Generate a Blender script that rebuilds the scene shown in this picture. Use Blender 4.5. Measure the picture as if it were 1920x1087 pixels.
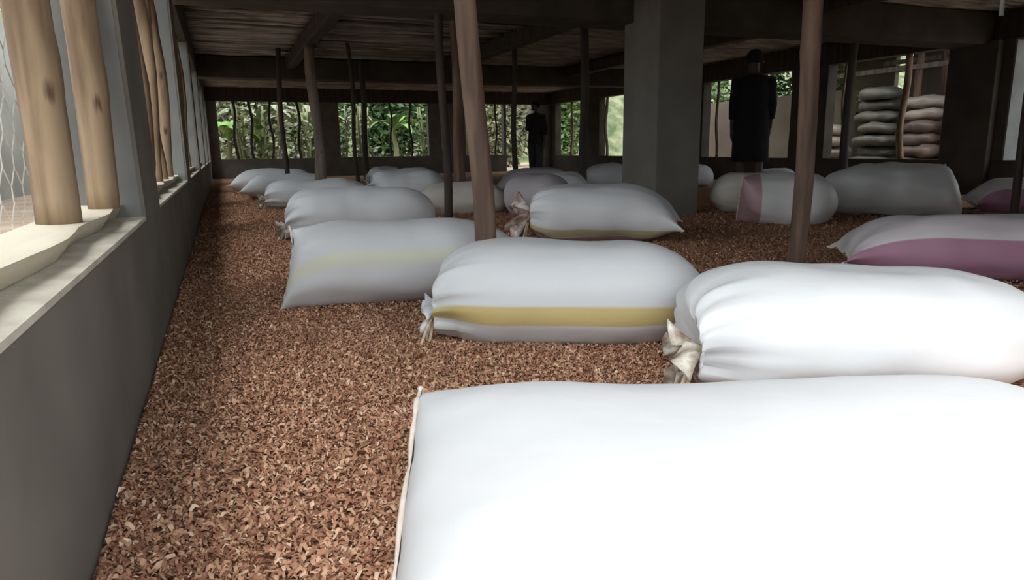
import bpy, bmesh, math, random
import numpy as np
from mathutils import Vector, Matrix, noise
R = math.radians
scene = bpy.context.scene
for o in list(bpy.data.objects): bpy.data.objects.remove(o)
COL = scene.collection

# ------------------------------------------------------------------ camera
def look_matrix(loc, yaw, pitch, roll):
    fw = Vector((math.sin(yaw)*math.cos(pitch), math.cos(yaw)*math.cos(pitch), -math.sin(pitch)))
    r0 = Vector((math.cos(yaw), -math.sin(yaw), 0)); u0 = r0.cross(fw)
    r = r0*math.cos(roll) - u0*math.sin(roll); u = r.cross(fw)
    m = Matrix((r, u, -fw)).transposed().to_4x4(); m.translation = loc
    return m
cam_data = bpy.data.cameras.new('camera'); cam = bpy.data.objects.new('camera', cam_data); COL.objects.link(cam)
cam_data.sensor_fit = 'HORIZONTAL'; cam_data.sensor_width = 36.0; cam_data.lens = 36.0*1300/1920
cam_data.clip_start = 0.05; cam_data.clip_end = 400
cam.matrix_world = look_matrix(Vector((0, 0, 0.70)), R(22.2), R(11.6), R(0.8))
scene.camera = cam

# ------------------------------------------------------------------ light: bright overcast sky with a veiled sun
world = bpy.data.worlds.new('overcast'); scene.world = world; world.use_nodes = True
wn = world.node_tree; bg = wn.nodes['Background']
SKY = 3.0
tc = wn.nodes.new('ShaderNodeTexCoord'); sep = wn.nodes.new('ShaderNodeSeparateXYZ'); rmp = wn.nodes.new('ShaderNodeValToRGB')
wn.links.new(tc.outputs['Generated'], sep.inputs[0]); wn.links.new(sep.outputs[2], rmp.inputs[0])
rmp.color_ramp.elements[0].position = 0.0; rmp.color_ramp.elements[0].color = (0.78, 0.82, 0.84, 1)
rmp.color_ramp.elements[1].position = 0.7; rmp.color_ramp.elements[1].color = (0.93, 0.98, 1.0, 1)
wn.links.new(rmp.outputs[0], bg.inputs[0]); bg.inputs[1].default_value = SKY
sd = bpy.data.lights.new('sun', 'SUN'); sd.energy = 2.8; sd.angle = R(30); sd.color = (1, 0.97, 0.92)
sun = bpy.data.objects.new('sun', sd); COL.objects.link(sun)
sun.rotation_euler = (R(36), 0, R(-30))      # high, from behind the camera on the left
scene.view_settings.view_transform = 'Standard'; scene.view_settings.look = 'None'
scene.view_settings.gamma = 1.0; scene.view_settings.use_curve_mapping = False
scene.view_settings.exposure = 0.0

# ------------------------------------------------------------------ materials
def new_mat(name):
    m = bpy.data.materials.new(name); m.use_nodes = True
    nt = m.node_tree; b = nt.nodes['Principled BSDF']
    return m, nt, b
def noise_col(nt, b, c1, c2, scale, detail=4, stretch=(1, 1, 1), lo=0.35, hi=0.65, coord='Object'):
    t = nt.nodes.new('ShaderNodeTexCoord'); mp = nt.nodes.new('ShaderNodeMapping'); mp.inputs['Scale'].default_value = stretch
    n = nt.nodes.new('ShaderNodeTexNoise'); n.inputs['Scale'].default_value = scale; n.inputs['Detail'].default_value = detail
    r = nt.nodes.new('ShaderNodeValToRGB')
    r.color_ramp.elements[0].position = lo; r.color_ramp.elements[0].color = (*c1, 1)
    r.color_ramp.elements[1].position = hi; r.color_ramp.elements[1].color = (*c2, 1)
    nt.links.new(t.outputs[coord], mp.inputs[0]); nt.links.new(mp.outputs[0], n.inputs['Vector'])
    nt.links.new(n.outputs['Fac'], r.inputs[0]); nt.links.new(r.outputs[0], b.inputs['Base Color'])
    return mp, n, r
def add_bump(nt, b, src, strength, dist):
    bp = nt.nodes.new('ShaderNodeBump'); bp.inputs['Strength'].default_value = strength; bp.inputs['Distance'].default_value = dist
    nt.links.new(src, bp.inputs['Height']); nt.links.new(bp.outputs[0], b.inputs['Normal'])
def simple(name, c1, c2, scale=6, rough=0.85, bump=0.3, bdist=0.01, stretch=(1, 1, 1), detail=6):
    m, nt, b = new_mat(name); mp, n, r = noise_col(nt, b, c1, c2, scale, detail, stretch)
    b.inputs['Roughness'].default_value = rough
    if bump: add_bump(nt, b, n.outputs['Fac'], bump, bdist)
    return m
def wood(name, c1, c2, knot, scale=9, knots=0.12, rough=0.75):
    m, nt, b = new_mat(name); mp, n, r = noise_col(nt, b, c1, c2, scale, 8, (1.6, 1.6, 0.16), 0.40, 0.60)
    v = nt.nodes.new('ShaderNodeTexVoronoi'); v.inputs['Scale'].default_value = 3.2
    mp2 = nt.nodes.new('ShaderNodeMapping'); mp2.inputs['Scale'].default_value = (2.2, 2.2, 1.0)
    t = nt.nodes.new('ShaderNodeTexCoord'); nt.links.new(t.outputs['Object'], mp2.inputs[0])
    n2 = nt.nodes.new('ShaderNodeTexNoise'); n2.inputs['Scale'].default_value = 14
    ad = nt.nodes.new('ShaderNodeVectorMath'); ad.operation = 'MULTIPLY_ADD'; ad.inputs[1].default_value = (0.05,)*3
    nt.links.new(n2.outputs['Color'], ad.inputs[0]); nt.links.new(mp2.outputs[0], ad.inputs[2]); nt.links.new(ad.outputs[0], v.inputs['Vector'])
    k = nt.nodes.new('ShaderNodeMapRange'); k.inputs[1].default_value = knots*0.3; k.inputs[2].default_value = knots
    k.inputs[3].default_value = 1; k.inputs[4].default_value = 0
    nt.links.new(v.outputs['Distance'], k.inputs[0])
    mx = nt.nodes.new('ShaderNodeMix'); mx.data_type = 'RGBA'
    nt.links.new(k.outputs[0], mx.inputs[0]); nt.links.new(r.outputs[0], mx.inputs[6]); mx.inputs[7].default_value = (*knot, 1)
    nt.links.new(mx.outputs[2], b.inputs['Base Color']); b.inputs['Roughness'].default_value = rough
    add_bump(nt, b, n.outputs['Fac'], 0.5, 0.006)
    return m
M = {}
M['plaster'] = simple('grey_cement_plaster', (0.125, 0.114, 0.098), (0.165, 0.152, 0.132), 3.0, 0.9, 0.25, 0.006)
M['jamb'] = simple('pale_cement_plaster', (0.15, 0.157, 0.152), (0.20, 0.207, 0.20), 4.0, 0.9, 0.25, 0.006)
M['ledge'] = simple('worn_cement_ledge', (0.42, 0.39, 0.33), (0.58, 0.55, 0.47), 14, 0.9, 0.5, 0.01)
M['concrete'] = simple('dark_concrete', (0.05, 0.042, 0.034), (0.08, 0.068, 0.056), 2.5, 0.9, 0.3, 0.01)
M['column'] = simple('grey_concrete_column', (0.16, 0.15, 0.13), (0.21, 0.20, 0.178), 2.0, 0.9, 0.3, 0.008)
M['pole'] = wood('peeled_pole', (0.13, 0.082, 0.046), (0.30, 0.215, 0.135), (0.08, 0.04, 0.025))
M['post_brown'] = wood('red_brown_post', (0.10, 0.061, 0.043), (0.205, 0.132, 0.095), (0.08, 0.03, 0.02))
M['post_grey'] = wood('weathered_grey_post', (0.13, 0.105, 0.08), (0.22, 0.18, 0.145), (0.05, 0.035, 0.025))
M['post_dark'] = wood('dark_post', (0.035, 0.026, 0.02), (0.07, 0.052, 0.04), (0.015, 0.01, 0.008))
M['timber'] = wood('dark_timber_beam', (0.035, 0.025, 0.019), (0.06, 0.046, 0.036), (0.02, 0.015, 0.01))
M['stick'] = simple('weathered_stick', (0.18, 0.165, 0.15), (0.48, 0.45, 0.42), 9, 0.85, 0.5, 0.006, (0.2, 1, 1))
_nt = M['stick'].node_tree; _b = _nt.nodes['Principled BSDF']; _l = _b.inputs['Base Color'].links[0]
_oi = _nt.nodes.new('ShaderNodeObjectInfo'); _hs = _nt.nodes.new('ShaderNodeHueSaturation'); _mr = _nt.nodes.new('ShaderNodeMapRange')
_mr.inputs[3].default_value = 0.35; _mr.inputs[4].default_value = 1.35
_nt.links.new(_oi.outputs['Random'], _mr.inputs[0]); _nt.links.new(_mr.outputs[0], _hs.inputs['Value']); _nt.links.new(_l.from_socket, _hs.inputs['Color']); _nt.links.new(_hs.outputs[0], _b.inputs['Base Color'])
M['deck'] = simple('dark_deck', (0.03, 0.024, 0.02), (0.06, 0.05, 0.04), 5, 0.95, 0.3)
M['plank'] = simple('sill_plank', (0.46, 0.40, 0.30), (0.66, 0.60, 0.48), 10, 0.85, 0.4, 0.008, (1, 0.15, 1))
M['earth'] = simple('bare_earth', (0.24, 0.18, 0.13), (0.34, 0.27, 0.20), 2.0, 1.0, 0.5, 0.03)
M['outwall'] = simple('pale_weathered_plaster', (0.25, 0.25, 0.225), (0.34, 0.34, 0.31), 1.2, 0.95, 0.2, 0.01)
M['tanwall'] = simple('tan_mud_plaster', (0.105, 0.083, 0.062), (0.15, 0.12, 0.09), 1.0, 0.95, 0.3, 0.01)
M['wire'] = simple('galvanised_wire', (0.5, 0.5, 0.46), (0.66, 0.66, 0.62), 40, 0.5, 0)
M['wire'].node_tree.nodes['Principled BSDF'].inputs['Metallic'].default_value = 0.3
M['cord'] = simple('sisal_string', (0.52, 0.40, 0.24), (0.72, 0.6, 0.42), 60, 0.9, 0.4, 0.002)
M['hem'] = simple('cream_stitched_hem', (0.78, 0.66, 0.56), (0.86, 0.80, 0.74), 40, 0.8, 0.4, 0.002)
M['ruffle'] = simple('soiled_sack_mouth', (0.22, 0.15, 0.10), (0.74, 0.70, 0.62), 22, 0.8, 0.3, 0.003)
M['ruffle_red'] = simple('red_stained_sack_mouth', (0.28, 0.09, 0.06), (0.78, 0.74, 0.68), 18, 0.8, 0.3, 0.003)
M['plastic'] = simple('white_strip', (0.7, 0.7, 0.68), (0.8, 0.8, 0.78), 10, 0.6, 0)
M['redwood'] = simple('reddish_plank', (0.34, 0.16, 0.13), (0.48, 0.25, 0.21), 9, 0.8, 0.3, 0.004, (0.15, 1, 1))
M['skin'] = simple('brown_skin', (0.07, 0.035, 0.022), (0.09, 0.047, 0.03), 8, 0.6, 0)
M['black_cloth'] = simple('black_cloth', (0.006, 0.005, 0.007), (0.011, 0.009, 0.013), 12, 0.95, 0.2)
M['dark_cloth'] = simple('dark_maroon_cloth', (0.018, 0.010, 0.013), (0.03, 0.017, 0.02), 12, 0.95, 0.2)
M['grey_cloth'] = simple('slate_cloth', (0.04, 0.04, 0.045), (0.06, 0.06, 0.065), 12, 0.95, 0.2)
M['hair'] = simple('black_hair', (0.006, 0.005, 0.005), (0.012, 0.01, 0.01), 60, 0.9, 0.5)

def sack_mat(name, base=(0.685, 0.70, 0.725), bands=(), dirt=0.12, ax=1):
    """woven polypropylene; bands are (v0, v1, colour) stripes woven lengthwise"""
    m, nt, b = new_mat(name)
    uv = nt.nodes.new('ShaderNodeUVMap'); uv.uv_map = 'weave'; sp = nt.nodes.new('ShaderNodeSeparateXYZ')
    nt.links.new(uv.outputs[0], sp.inputs[0])
    t = nt.nodes.new('ShaderNodeTexCoord')
    n = nt.nodes.new('ShaderNodeTexNoise'); n.inputs['Scale'].default_value = 3.5; n.inputs['Detail'].default_value = 5
    nt.links.new(t.outputs['Object'], n.inputs['Vector'])
    r = nt.nodes.new('ShaderNodeMapRange'); r.inputs[1].default_value = 0.5; r.inputs[2].default_value = 0.75
    r.inputs[3].default_value = 0; r.inputs[4].default_value = dirt; nt.links.new(n.outputs['Fac'], r.inputs[0])
    mx = nt.nodes.new('ShaderNodeMix'); mx.data_type = 'RGBA'; nt.links.new(r.outputs[0], mx.inputs[0])
    mx.inputs[6].default_value = (*base, 1); mx.inputs[7].default_value = (0.55, 0.44, 0.33, 1)
    cur = mx.outputs[2]
    for v0, v1, c in bands:
        a = nt.nodes.new('ShaderNodeMapRange'); a.interpolation_type = 'SMOOTHSTEP'
        a.inputs[1].default_value = v0-0.005; a.inputs[2].default_value = v0+0.005; nt.links.new(sp.outputs[ax], a.inputs[0])
        z = nt.nodes.new('ShaderNodeMapRange'); z.interpolation_type = 'SMOOTHSTEP'
        z.inputs[1].default_value = v1-0.005; z.inputs[2].default_value = v1+0.005; z.inputs[3].default_value = 1; z.inputs[4].default_value = 0
        nt.links.new(sp.outputs[ax], z.inputs[0])
        mu = nt.nodes.new('ShaderNodeMath'); mu.operation = 'MULTIPLY'
        nt.links.new(a.outputs[0], mu.inputs[0]); nt.links.new(z.outputs[0], mu.inputs[1])
        m2 = nt.nodes.new('ShaderNodeMix'); m2.data_type = 'RGBA'
        nt.links.new(mu.outputs[0], m2.inputs[0]); nt.links.new(cur, m2.inputs[6]); m2.inputs[7].default_value = (*c, 1)
        cur = m2.outputs[2]
    nt.links.new(cur, b.inputs['Base Color']); b.inputs['Roughness'].default_value = 0.5
    b.inputs['Specular IOR Level'].default_value = 0.35
    # woven tape relief
    wv = nt.nodes.new('ShaderNodeTexWave'); wv.inputs['Scale'].default_value = 60; wv.inputs['Distortion'].default_value = 0.6
    nt.links.new(t.outputs['Object'], wv.inputs['Vector'])
    n3 = nt.nodes.new('ShaderNodeTexNoise'); n3.inputs['Scale'].default_value = 9; n3.inputs['Detail'].default_value = 3
    nt.links.new(t.outputs['Object'], n3.inputs['Vector'])
    ad = nt.nodes.new('ShaderNodeMath'); ad.operation = 'MULTIPLY_ADD'; ad.inputs[1].default_value = 0.0
    nt.links.new(wv.outputs['Fac'], ad.inputs[0]); nt.links.new(n3.outputs['Fac'], ad.inputs[2])
    add_bump(nt, b, ad.outputs[0], 0.16, 0.02)
    return m
YEL = (0.60, 0.49, 0.22); PINK = (0.48, 0.25, 0.36)
M['sack'] = sack_mat('white_woven_sack')
M['sack_yellow'] = sack_mat('white_sack_yellow_stripe', bands=((0.508, 0.566, YEL),))
M['sack_faint'] = sack_mat('white_sack_faint_stripe', bands=((0.43, 0.485, (0.70, 0.71, 0.60)),))
M['sack_low'] = sack_mat('white_sack_low_stripe', bands=((0.575, 0.625, (0.48, 0.45, 0.27)), (0.63, 0.70, (0.50, 0.36, 0.36))))
M['sack_tan'] = sack_mat('cream_woven_sack', base=(0.70, 0.66, 0.60))
M['sack_mauve'] = sack_mat('mauve_grey_sack', base=(0.50, 0.46, 0.49))
M['sack_pink'] = sack_mat('pink_and_white_sack', base=(0.74, 0.70, 0.73), bands=((0.44, 0.75, PINK),))
M['sack_pinkend'] = sack_mat('white_sack_pink_patch', base=(0.74, 0.74, 0.74), bands=((-0.1, 0.30, (0.50, 0.33, 0.36)),), ax=0)
M['sack_grey'] = sack_mat('greyed_white_sack', base=(0.66, 0.66, 0.66))
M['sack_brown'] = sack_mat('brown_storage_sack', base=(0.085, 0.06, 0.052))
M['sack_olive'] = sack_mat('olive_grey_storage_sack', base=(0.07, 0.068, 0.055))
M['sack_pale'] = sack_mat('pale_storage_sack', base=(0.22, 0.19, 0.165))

# ------------------------------------------------------------------ helpers
def tag(o, label=None, cat=None, group=None, kind=None):
    if label: o['label'] = label
    if cat: o['category'] = cat
    if group: o['group'] = group
    if kind: o['kind'] = kind
    return o
def empty(name, loc, rz=0):
    o = bpy.data.objects.new(name, None); o.empty_display_size = 0.1; COL.objects.link(o)
    o.location = loc; o.rotation_euler = (0, 0, rz); return o
def mesh_obj(name, verts, faces, mat, parent=None, smooth=True, loc=None):
    me = bpy.data.meshes.new(name); me.from_pydata([tuple(v) for v in verts], [], faces); me.update()
    if mat: me.materials.append(M[mat] if isinstance(mat, str) else mat)
    if smooth: me.polygons.foreach_set('use_smooth', [True]*len(me.polygons))
    o = bpy.data.objects.new(name, me); COL.objects.link(o)
    if parent: o.parent = parent
    if loc: o.location = loc
    return o
def boxes_obj(name, boxes, mat, parent=None, bevel=0.0):
    V, F = [], []
    for (x0, x1, y0, y1, z0, z1) in boxes:
        k = len(V)
        V += [(x0,y0,z0),(x1,y0,z0),(x1,y1,z0),(x0,y1,z0),(x0,y0,z1),(x1,y0,z1),(x1,y1,z1),(x0,y1,z1)]
        F += [(k,k+3,k+2,k+1),(k+4,k+5,k+6,k+7),(k,k+1,k+5,k+4),(k+1,k+2,k+6,k+5),(k+2,k+3,k+7,k+6),(k+3,k,k+4,k+7)]
    o = mesh_obj(name, V, F, mat, parent, smooth=False)
    if bevel:
        b = o.modifiers.new('bevel', 'BEVEL'); b.width = bevel; b.segments = 2; b.limit_method = 'ANGLE'
    return o
def tube_geo(path, radii, seg=8, cap=True):
    V, F = [], []; n = len(path); path = [Vector(p) for p in path]
    for i, p in enumerate(path):
        d = (path[min(i+1, n-1)] - path[max(i-1, 0)]).normalized()
        a = Vector((0, 0, 1)) if abs(d.z) < 0.9 else Vector((1, 0, 0))
        x = d.cross(a).normalized(); y = d.cross(x)
        for k in range(seg):
            t = 2*math.pi*k/seg; V.append(p + (x*math.cos(t) + y*math.sin(t))*radii[i])
    for i in range(n-1):
        for k in range(seg):
            a = i*seg+k; b = i*seg+(k+1) % seg; F.append((a, b, b+seg, a+seg))
    if cap:
        F.append(tuple(reversed(range(seg)))); F.append(tuple(range((n-1)*seg, n*seg)))
    return V, F
def merge(parts):
    V, F = [], []
    for v, f in parts:
        k = len(V); V += list(v); F += [tuple(i+k for i in q) for q in f]
    return V, F
def pole_geo(h, r0, r1, seed, bend=0.03, seg=14, rings=26, lean=(0, 0)):
    """upright pole with crooks, lumps and knot swellings; base at origin"""
    rnd = random.Random(seed); ph = [rnd.uniform(0, 6.28) for _ in range(6)]
    kn = [(rnd.uniform(0.05, 0.95)*h, rnd.uniform(0, 6.28), rnd.uniform(0.08, 0.2)) for _ in range(5)]
    V, F = [], []
    for i in range(rings):
        t = i/(rings-1); z = h*t
        cx = bend*(math.sin(2.3*t*math.pi+ph[0])-math.sin(ph[0]))*0.5 + lean[0]*t
        cy = bend*(math.sin(1.8*t*math.pi+ph[1])-math.sin(ph[1]))*0.5 + lean[1]*t
        rr = r0+(r1-r0)*t
        for k in range(seg):
            a = 2*math.pi*k/seg
            q = 1+0.05*math.sin(2*a+ph[2]+3*t)+0.05*noise.noise((math.cos(a)*1.3, math.sin(a)*1.3, z*5+seed))
            for kz, ka, km in kn:
                dz = (z-kz)/0.05; da = math.atan2(math.sin(a-ka), math.cos(a-ka))/0.5
                q += km*math.exp(-dz*dz-da*da)
            V.append((cx+rr*q*math.cos(a), cy+rr*q*math.sin(a), z))
    for i in range(rings-1):
        for k in range(seg):
            a = i*seg+k; b = i*seg+(k+1) % seg; F.append((a, b, b+seg, a+seg))
    F.append(tuple(reversed(range(seg)))); F.append(tuple(range((rings-1)*seg, rings*seg)))
    return V, F
def pole(name, label, loc, h, d, mat, seed, bend=0.03, lean=(0, 0), group=None, cat='post', taper=0.9):
    V, F = pole_geo(h, d/2, d/2*taper, seed, bend, lean=lean)
    return tag(mesh_obj(name, V, F, mat, loc=loc), label, cat, group)

XL, XR, YN, YF, YR = -0.265, 9.50, -0.50, 20.0, 0.30      # inner faces of the house
SILL, HEAD, CEIL = 0.47, 1.98, 2.33
TH = 0.20

# ------------------------------------------------------------------ floor and ground
nx, ny = 130, 220
gx = np.linspace(XL-TH, XR+TH, nx); gy = np.linspace(YN-0.3, YF+TH, ny)
V = []
for y in gy:
    for x in gx:
        z = 0.012*noise.noise((x*1.7, y*1.7, 3.1))+0.008*noise.noise((x*5, y*5, 1.0))
        V.append((x, y, z-0.004))
F = [(j*nx+i, j*nx+i+1, (j+1)*nx+i+1, (j+1)*nx+i) for j in range(ny-1) for i in range(nx-1)]
mf, nt, b = new_mat('wood_shaving_litter')
mp, n1, r1 = noise_col(nt, b, (0.22, 0.11, 0.066), (0.58, 0.37, 0.235), 75, 3, (1, 1, 1), 0.36, 0.66)
r1.color_ramp.elements.new(0.5).color = (0.36, 0.19, 0.115, 1)
n2 = nt.nodes.new('ShaderNodeTexVoronoi'); n2.inputs['Scale'].default_value = 60; nt.links.new(mp.outputs[0], n2.inputs['Vector'])
b.inputs['Roughness'].default_value = 0.95; b.inputs['Specular IOR Level'].default_value = 0.1
add_bump(nt, b, n2.outputs['Distance'], 0.9, 0.015)
floor = tag(mesh_obj('floor', V, F, mf), 'floor deep in reddish brown wood shavings', kind='structure')
ground = mesh_obj('ground', [(-60, -60, -0.06), (80, -60, -0.06), (80, 90, -0.06), (-60, 90, -0.06)], [(0, 1, 2, 3)], 'earth', smooth=False)
tag(ground, 'bare earth around the house', kind='structure')

# ------------------------------------------------------------------ left wall: low parapet, piers, ring beam
LW = [(-0.42, 2.72), (3.30, 6.05), (6.62, 9.45), (10.0, 12.75), (13.3, 16.1), (16.65, 19.55)]   # window openings along Y
parts = [(XL-TH, XL, YN, YF+TH, -0.06, SILL)]
wl = boxes_obj('wall_left', parts, 'plaster', bevel=0.006); tag(wl, 'low grey plastered wall with ring beam on the left', kind='structure')
edges = [YN]+[v for w in LW for v in w]+[YF+TH]
for i in range(0, len(edges), 2):
    y0, y1 = edges[i], edges[i+1]
    p = boxes_obj('pier', [(XL-TH, XL, y0, y1, SILL, HEAD)], 'jamb', wl, bevel=0.008)
    if i == 2:
        for v in p.data.vertices: v.co.y -= 0.20*(v.co.z-SILL)      # this pier was built out of plumb
    if i > 0:   # inner render coat in the wall's grey, 4 mm proud
        q = boxes_obj('render_coat', [(XL-0.01, XL+0.004, y0, y1, SILL, HEAD)], 'plaster', wl)
        if i == 2:
            for v in q.data.vertices: v.co.y -= 0.20*(v.co.z-SILL)
for i, (y0, y1) in enumerate(LW):           # bright trowelled ledge and a wavy sill plank in every opening
    lg = boxes_obj('ledge', [(XL-TH, XL+0.003, y0, y1, SILL, SILL+0.012)], 'ledge', wl)
    n = 24; V = []; F = []
    for k in range(n+1):
        y = y0+0.01+(y1-y0-0.02)*k/n
        wob = 0.016*noise.noise((y*3.1, i*7.0, 0.5)) + 0.008*math.sin(y*9)
        V += [(XL-TH+0.004, y, SILL+0.013), (XL-0.082+wob, y, SILL+0.013), (XL-0.054+wob, y, SILL+0.058), (XL-TH+0.004, y, SILL+0.06)]
    for k in range(n):
        a = 4*k
        F += [(a, a+1, a+5, a+4), (a+1, a+2, a+6, a+5), (a+2, a+3, a+7, a+6), (a+3, a, a+4, a+7)]
    F += [(3, 2, 1, 0), (4*n, 4*n+1, 4*n+2, 4*n+3)]
    o = mesh_obj('sill_plank', V, F, 'plank', smooth=False)
    tag(o, ['pale wavy sill plank under the two thick peeled poles', 'sill plank in the second opening from the camera', 'sill plank in the third opening on the left',
            'sill plank in the fourth opening on the left', 'sill plank in the fifth opening on the left', 'sill plank in the left opening nearest the far corner'][i], 'plank', 'sill planks')
# peeled poles standing in the left openings
lp = [(-0.375, 0.55, .11, 'peeled pole closest to the camera in the left opening'),
      (-0.395, 2.06, .108, 'thick pale peeled pole with dark knots on the near sill'),
      (-0.362, 2.55, .092, 'flat reddish peeled pole beside the first grey pier')]
for (yy, dd) in ((4.2, .07), (4.72, .07), (5.15, .08), (5.6, .085), (7.5, .08), (8.0, .09), (8.5, .075), (9.0, .09), (10.4, .08), (11.1, .09), (11.9, .08), (13.8, .09), (14.7, .08), (15.5, .08), (17.2, .09), (18.1, .08), (19.0, .08)):
    lp.append((-0.375, yy, dd, None))
nth = ['second', 'third', 'fourth', 'fifth', 'sixth']; order = ['first', 'second', 'third', 'fourth', 'fifth']
cnt = {}
for i, (x, y, d, lab) in enumerate(lp):
    if not lab:
        w = [k for k, (a, b_) in enumerate(LW) if a < y < b_][0]; cnt[w] = cnt.get(w, 0)+1
        lab = 'peeled pole, %s from the camera in the %s left opening' % (order[cnt[w]-1], nth[w-1])
    pole('window_pole', lab, (x, y, SILL+0.057), HEAD-SILL-0.057, d, 'pole', 20+i, 0.008 if i < 3 else 0.03, group='peeled poles in the left openings', cat='pole', taper=0.92)

# chicken wire stretched outside the first three left openings
def wire_geo(w, h, cell, r):
    V, F = [], []
    def seg(p, q):
        p, q = Vector(p), Vector(q); d = (q-p).normalized(); x = Vector((1, 0, 0)); y = d.cross(x).normalized(); k = len(V)
        for e in (p, q):
            for a in (0, 2.094, 4.189): V.append(e+(x*math.cos(a)+y*math.sin(a))*r)
        for a in range(3): b_ = (a+1) % 3; F.append((k+a, k+b_, k+3+b_, k+3+a))
    sx = cell*1.25; sz = cell; rows = int(h/sz); cols = int(w/sx)
    for j in range(rows):
        for i in range(cols):
            o = 0.5*sx if j % 2 else 0
            y = i*sx+o; z = j*sz
            jt = 0.006*noise.noise((y*9, z*9, 2))
            jx = 0.008*noise.noise((y*2, z*2, 7))
            seg((jx, y+jt, z), (jx, y+jt, z+sz*0.42)); seg((jx, y+jt, z+sz*0.42), (jx, y+sx/2+jt, z+sz)); seg((jx, y+jt, z+sz*0.42), (jx, y-sx/2+jt, z+sz))
    return V, F
for i in range(3):
    y0, y1 = LW[i]
    V, F = wire_geo(y1-y0, HEAD-SILL, 0.085, 0.0018 if i == 0 else 0.0015)
    o = mesh_obj('wire_mesh', V, F, 'wire', loc=(XL-TH-0.022, y0, SILL+0.03), smooth=False)
    tag(o, ['chicken wire behind the two thick poles nearest the camera', 'chicken wire across the second opening on the left', 'chicken wire across the third opening on the left'][i], 'wire mesh', 'chicken wire in the left openings')

# ------------------------------------------------------------------ far wall, right wall, near wall
def wall_panels(name, boxes, mat, label): return tag(boxes_obj(name, boxes, mat, bevel=0.006), label, kind='structure')
FW = [(-0.02, 2.42), (3.08, 5.62), (6.75, 8.05)]                     # openings in the far wall; doorway 8.05-8.95
fb = [(XL, 8.05, YF, YF+TH, -0.06, SILL+0.03), (8.95, XR, YF, YF+TH, -0.06, SILL+0.03)]
xs = [XL, -0.02, 2.42, 3.08, 5.62, 6.75, 7.93, 8.05, 8.95, XR+TH]
for a, b_ in ((XL, -0.02), (2.42, 3.08), (5.62, 6.75), (7.97, 8.05)): fb.append((a, b_, YF, YF+TH, SILL+0.03, HEAD))
wall_panels('wall_far', fb, 'plaster', 'far end wall with three barred openings and a doorway')
pf = boxes_obj('pier', [(8.95, XR, YF-0.02, YF+TH, -0.06, HEAD)], 'jamb', bpy.data.objects['wall_far'], bevel=0.006)
RW = [(3.0, 6.15), (6.95, 9.15), (9.95, 12.45), (13.1, 16.9), (18.0, 19.6)]
SR = 0.45
rb = [(XR, XR+TH, YR-TH, YF, -0.06, SR)]
re = [YR-TH]+[v for w in RW for v in w]+[YF]
for i in range(0, len(re), 2): rb.append((XR, XR+TH, re[i], re[i+1], SR, HEAD))
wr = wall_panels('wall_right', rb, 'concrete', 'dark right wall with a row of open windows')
boxes_obj('lit_reveal', [(XR+0.01, XR+TH+0.14, 6.13, 6.152, SR, HEAD-0.02)], 'jamb', wr)  # reveal paler than its wall: outside light put into the colour
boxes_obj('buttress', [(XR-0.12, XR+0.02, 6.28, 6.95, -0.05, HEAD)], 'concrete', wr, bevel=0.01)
nb = [(2.3, XR, YR-TH, YR, -0.06, CEIL+0.1), (XL, 2.3, YR-TH, YR, 2.12, CEIL+0.1)]  # unseen wall, added with an opening that lets daylight onto the foreground sack
wall_panels('wall_near', nb, 'plaster', 'unseen near end wall, its wide doorway shaped to light the foreground sack')

tag(boxes_obj('trim_1', [(XL-TH, XL, YN, YF+TH, HEAD, CEIL+0.1)], 'timber', bevel=0.01), 'dark timber ring beam along the left wall', kind='structure')
tag(boxes_obj('trim_2', [(XL, XR, YF, YF+TH, HEAD, CEIL+0.1)], 'timber', bevel=0.01), 'dark timber ring beam over the far wall', kind='structure')
tag(boxes_obj('trim_3', [(XR, XR+TH, YR-TH, YF+TH, HEAD, CEIL+0.1)], 'timber', bevel=0.01), 'dark timber ring beam along the right wall', kind='structure')
# poles in the far and right openings
fp = [(0.42, .075), (0.80, .075), (1.28, .07), (2.02, .075), (3.5, .06), (4.55, .06), (5.12, .07), (7.25, .06), (7.72, .06)]
for i, (x, d) in enumerate(fp):
    w = 0 if x < 2.5 else (1 if x < 5.7 else 2)
    k = [q for q, _ in fp if (q < 2.5) == (x < 2.5) and (2.5 < q < 5.7) == (2.5 < x < 5.7)].index(x)
    pole('window_pole', 'thin dark bar pole, %s from the left in the %s far opening' % (order[k], ['left', 'middle', 'right'][w]),
         (x, YF+0.10, SILL+0.03), HEAD-SILL-0.03, d, 'post_dark', 60+i, 0.07, group='bar poles in the far openings', cat='pole')
rp = [(12.05, .06, 'post_dark', 'thin dark bar pole in the right opening left of the black-clad person'), (10.0, .07, 'pole', 'pale bar pole at the edge of the opening right of the black-clad person'),
      (8.85, .05, 'post_grey', 'slim grey bar pole left of the outdoor sack stacks'), (7.72, .10, 'pole', 'pale bar pole in front of the brown sack stack'),
      (7.0, .06, 'pole', 'pale thin bar pole beside the dark right-hand buttress'), (16.6, .08, 'post_grey', 'bar pole in the distant right opening beyond the square column'), (18.7, .08, 'pole', 'bar pole in the right opening closest to the far corner')]
for i, (y, d, m, lab) in enumerate(rp):
    pole('window_pole', lab, (XR+0.09, y, SR), HEAD-SR, d, m, 80+i, 0.05, group='bar poles in the right openings', cat='pole')

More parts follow.
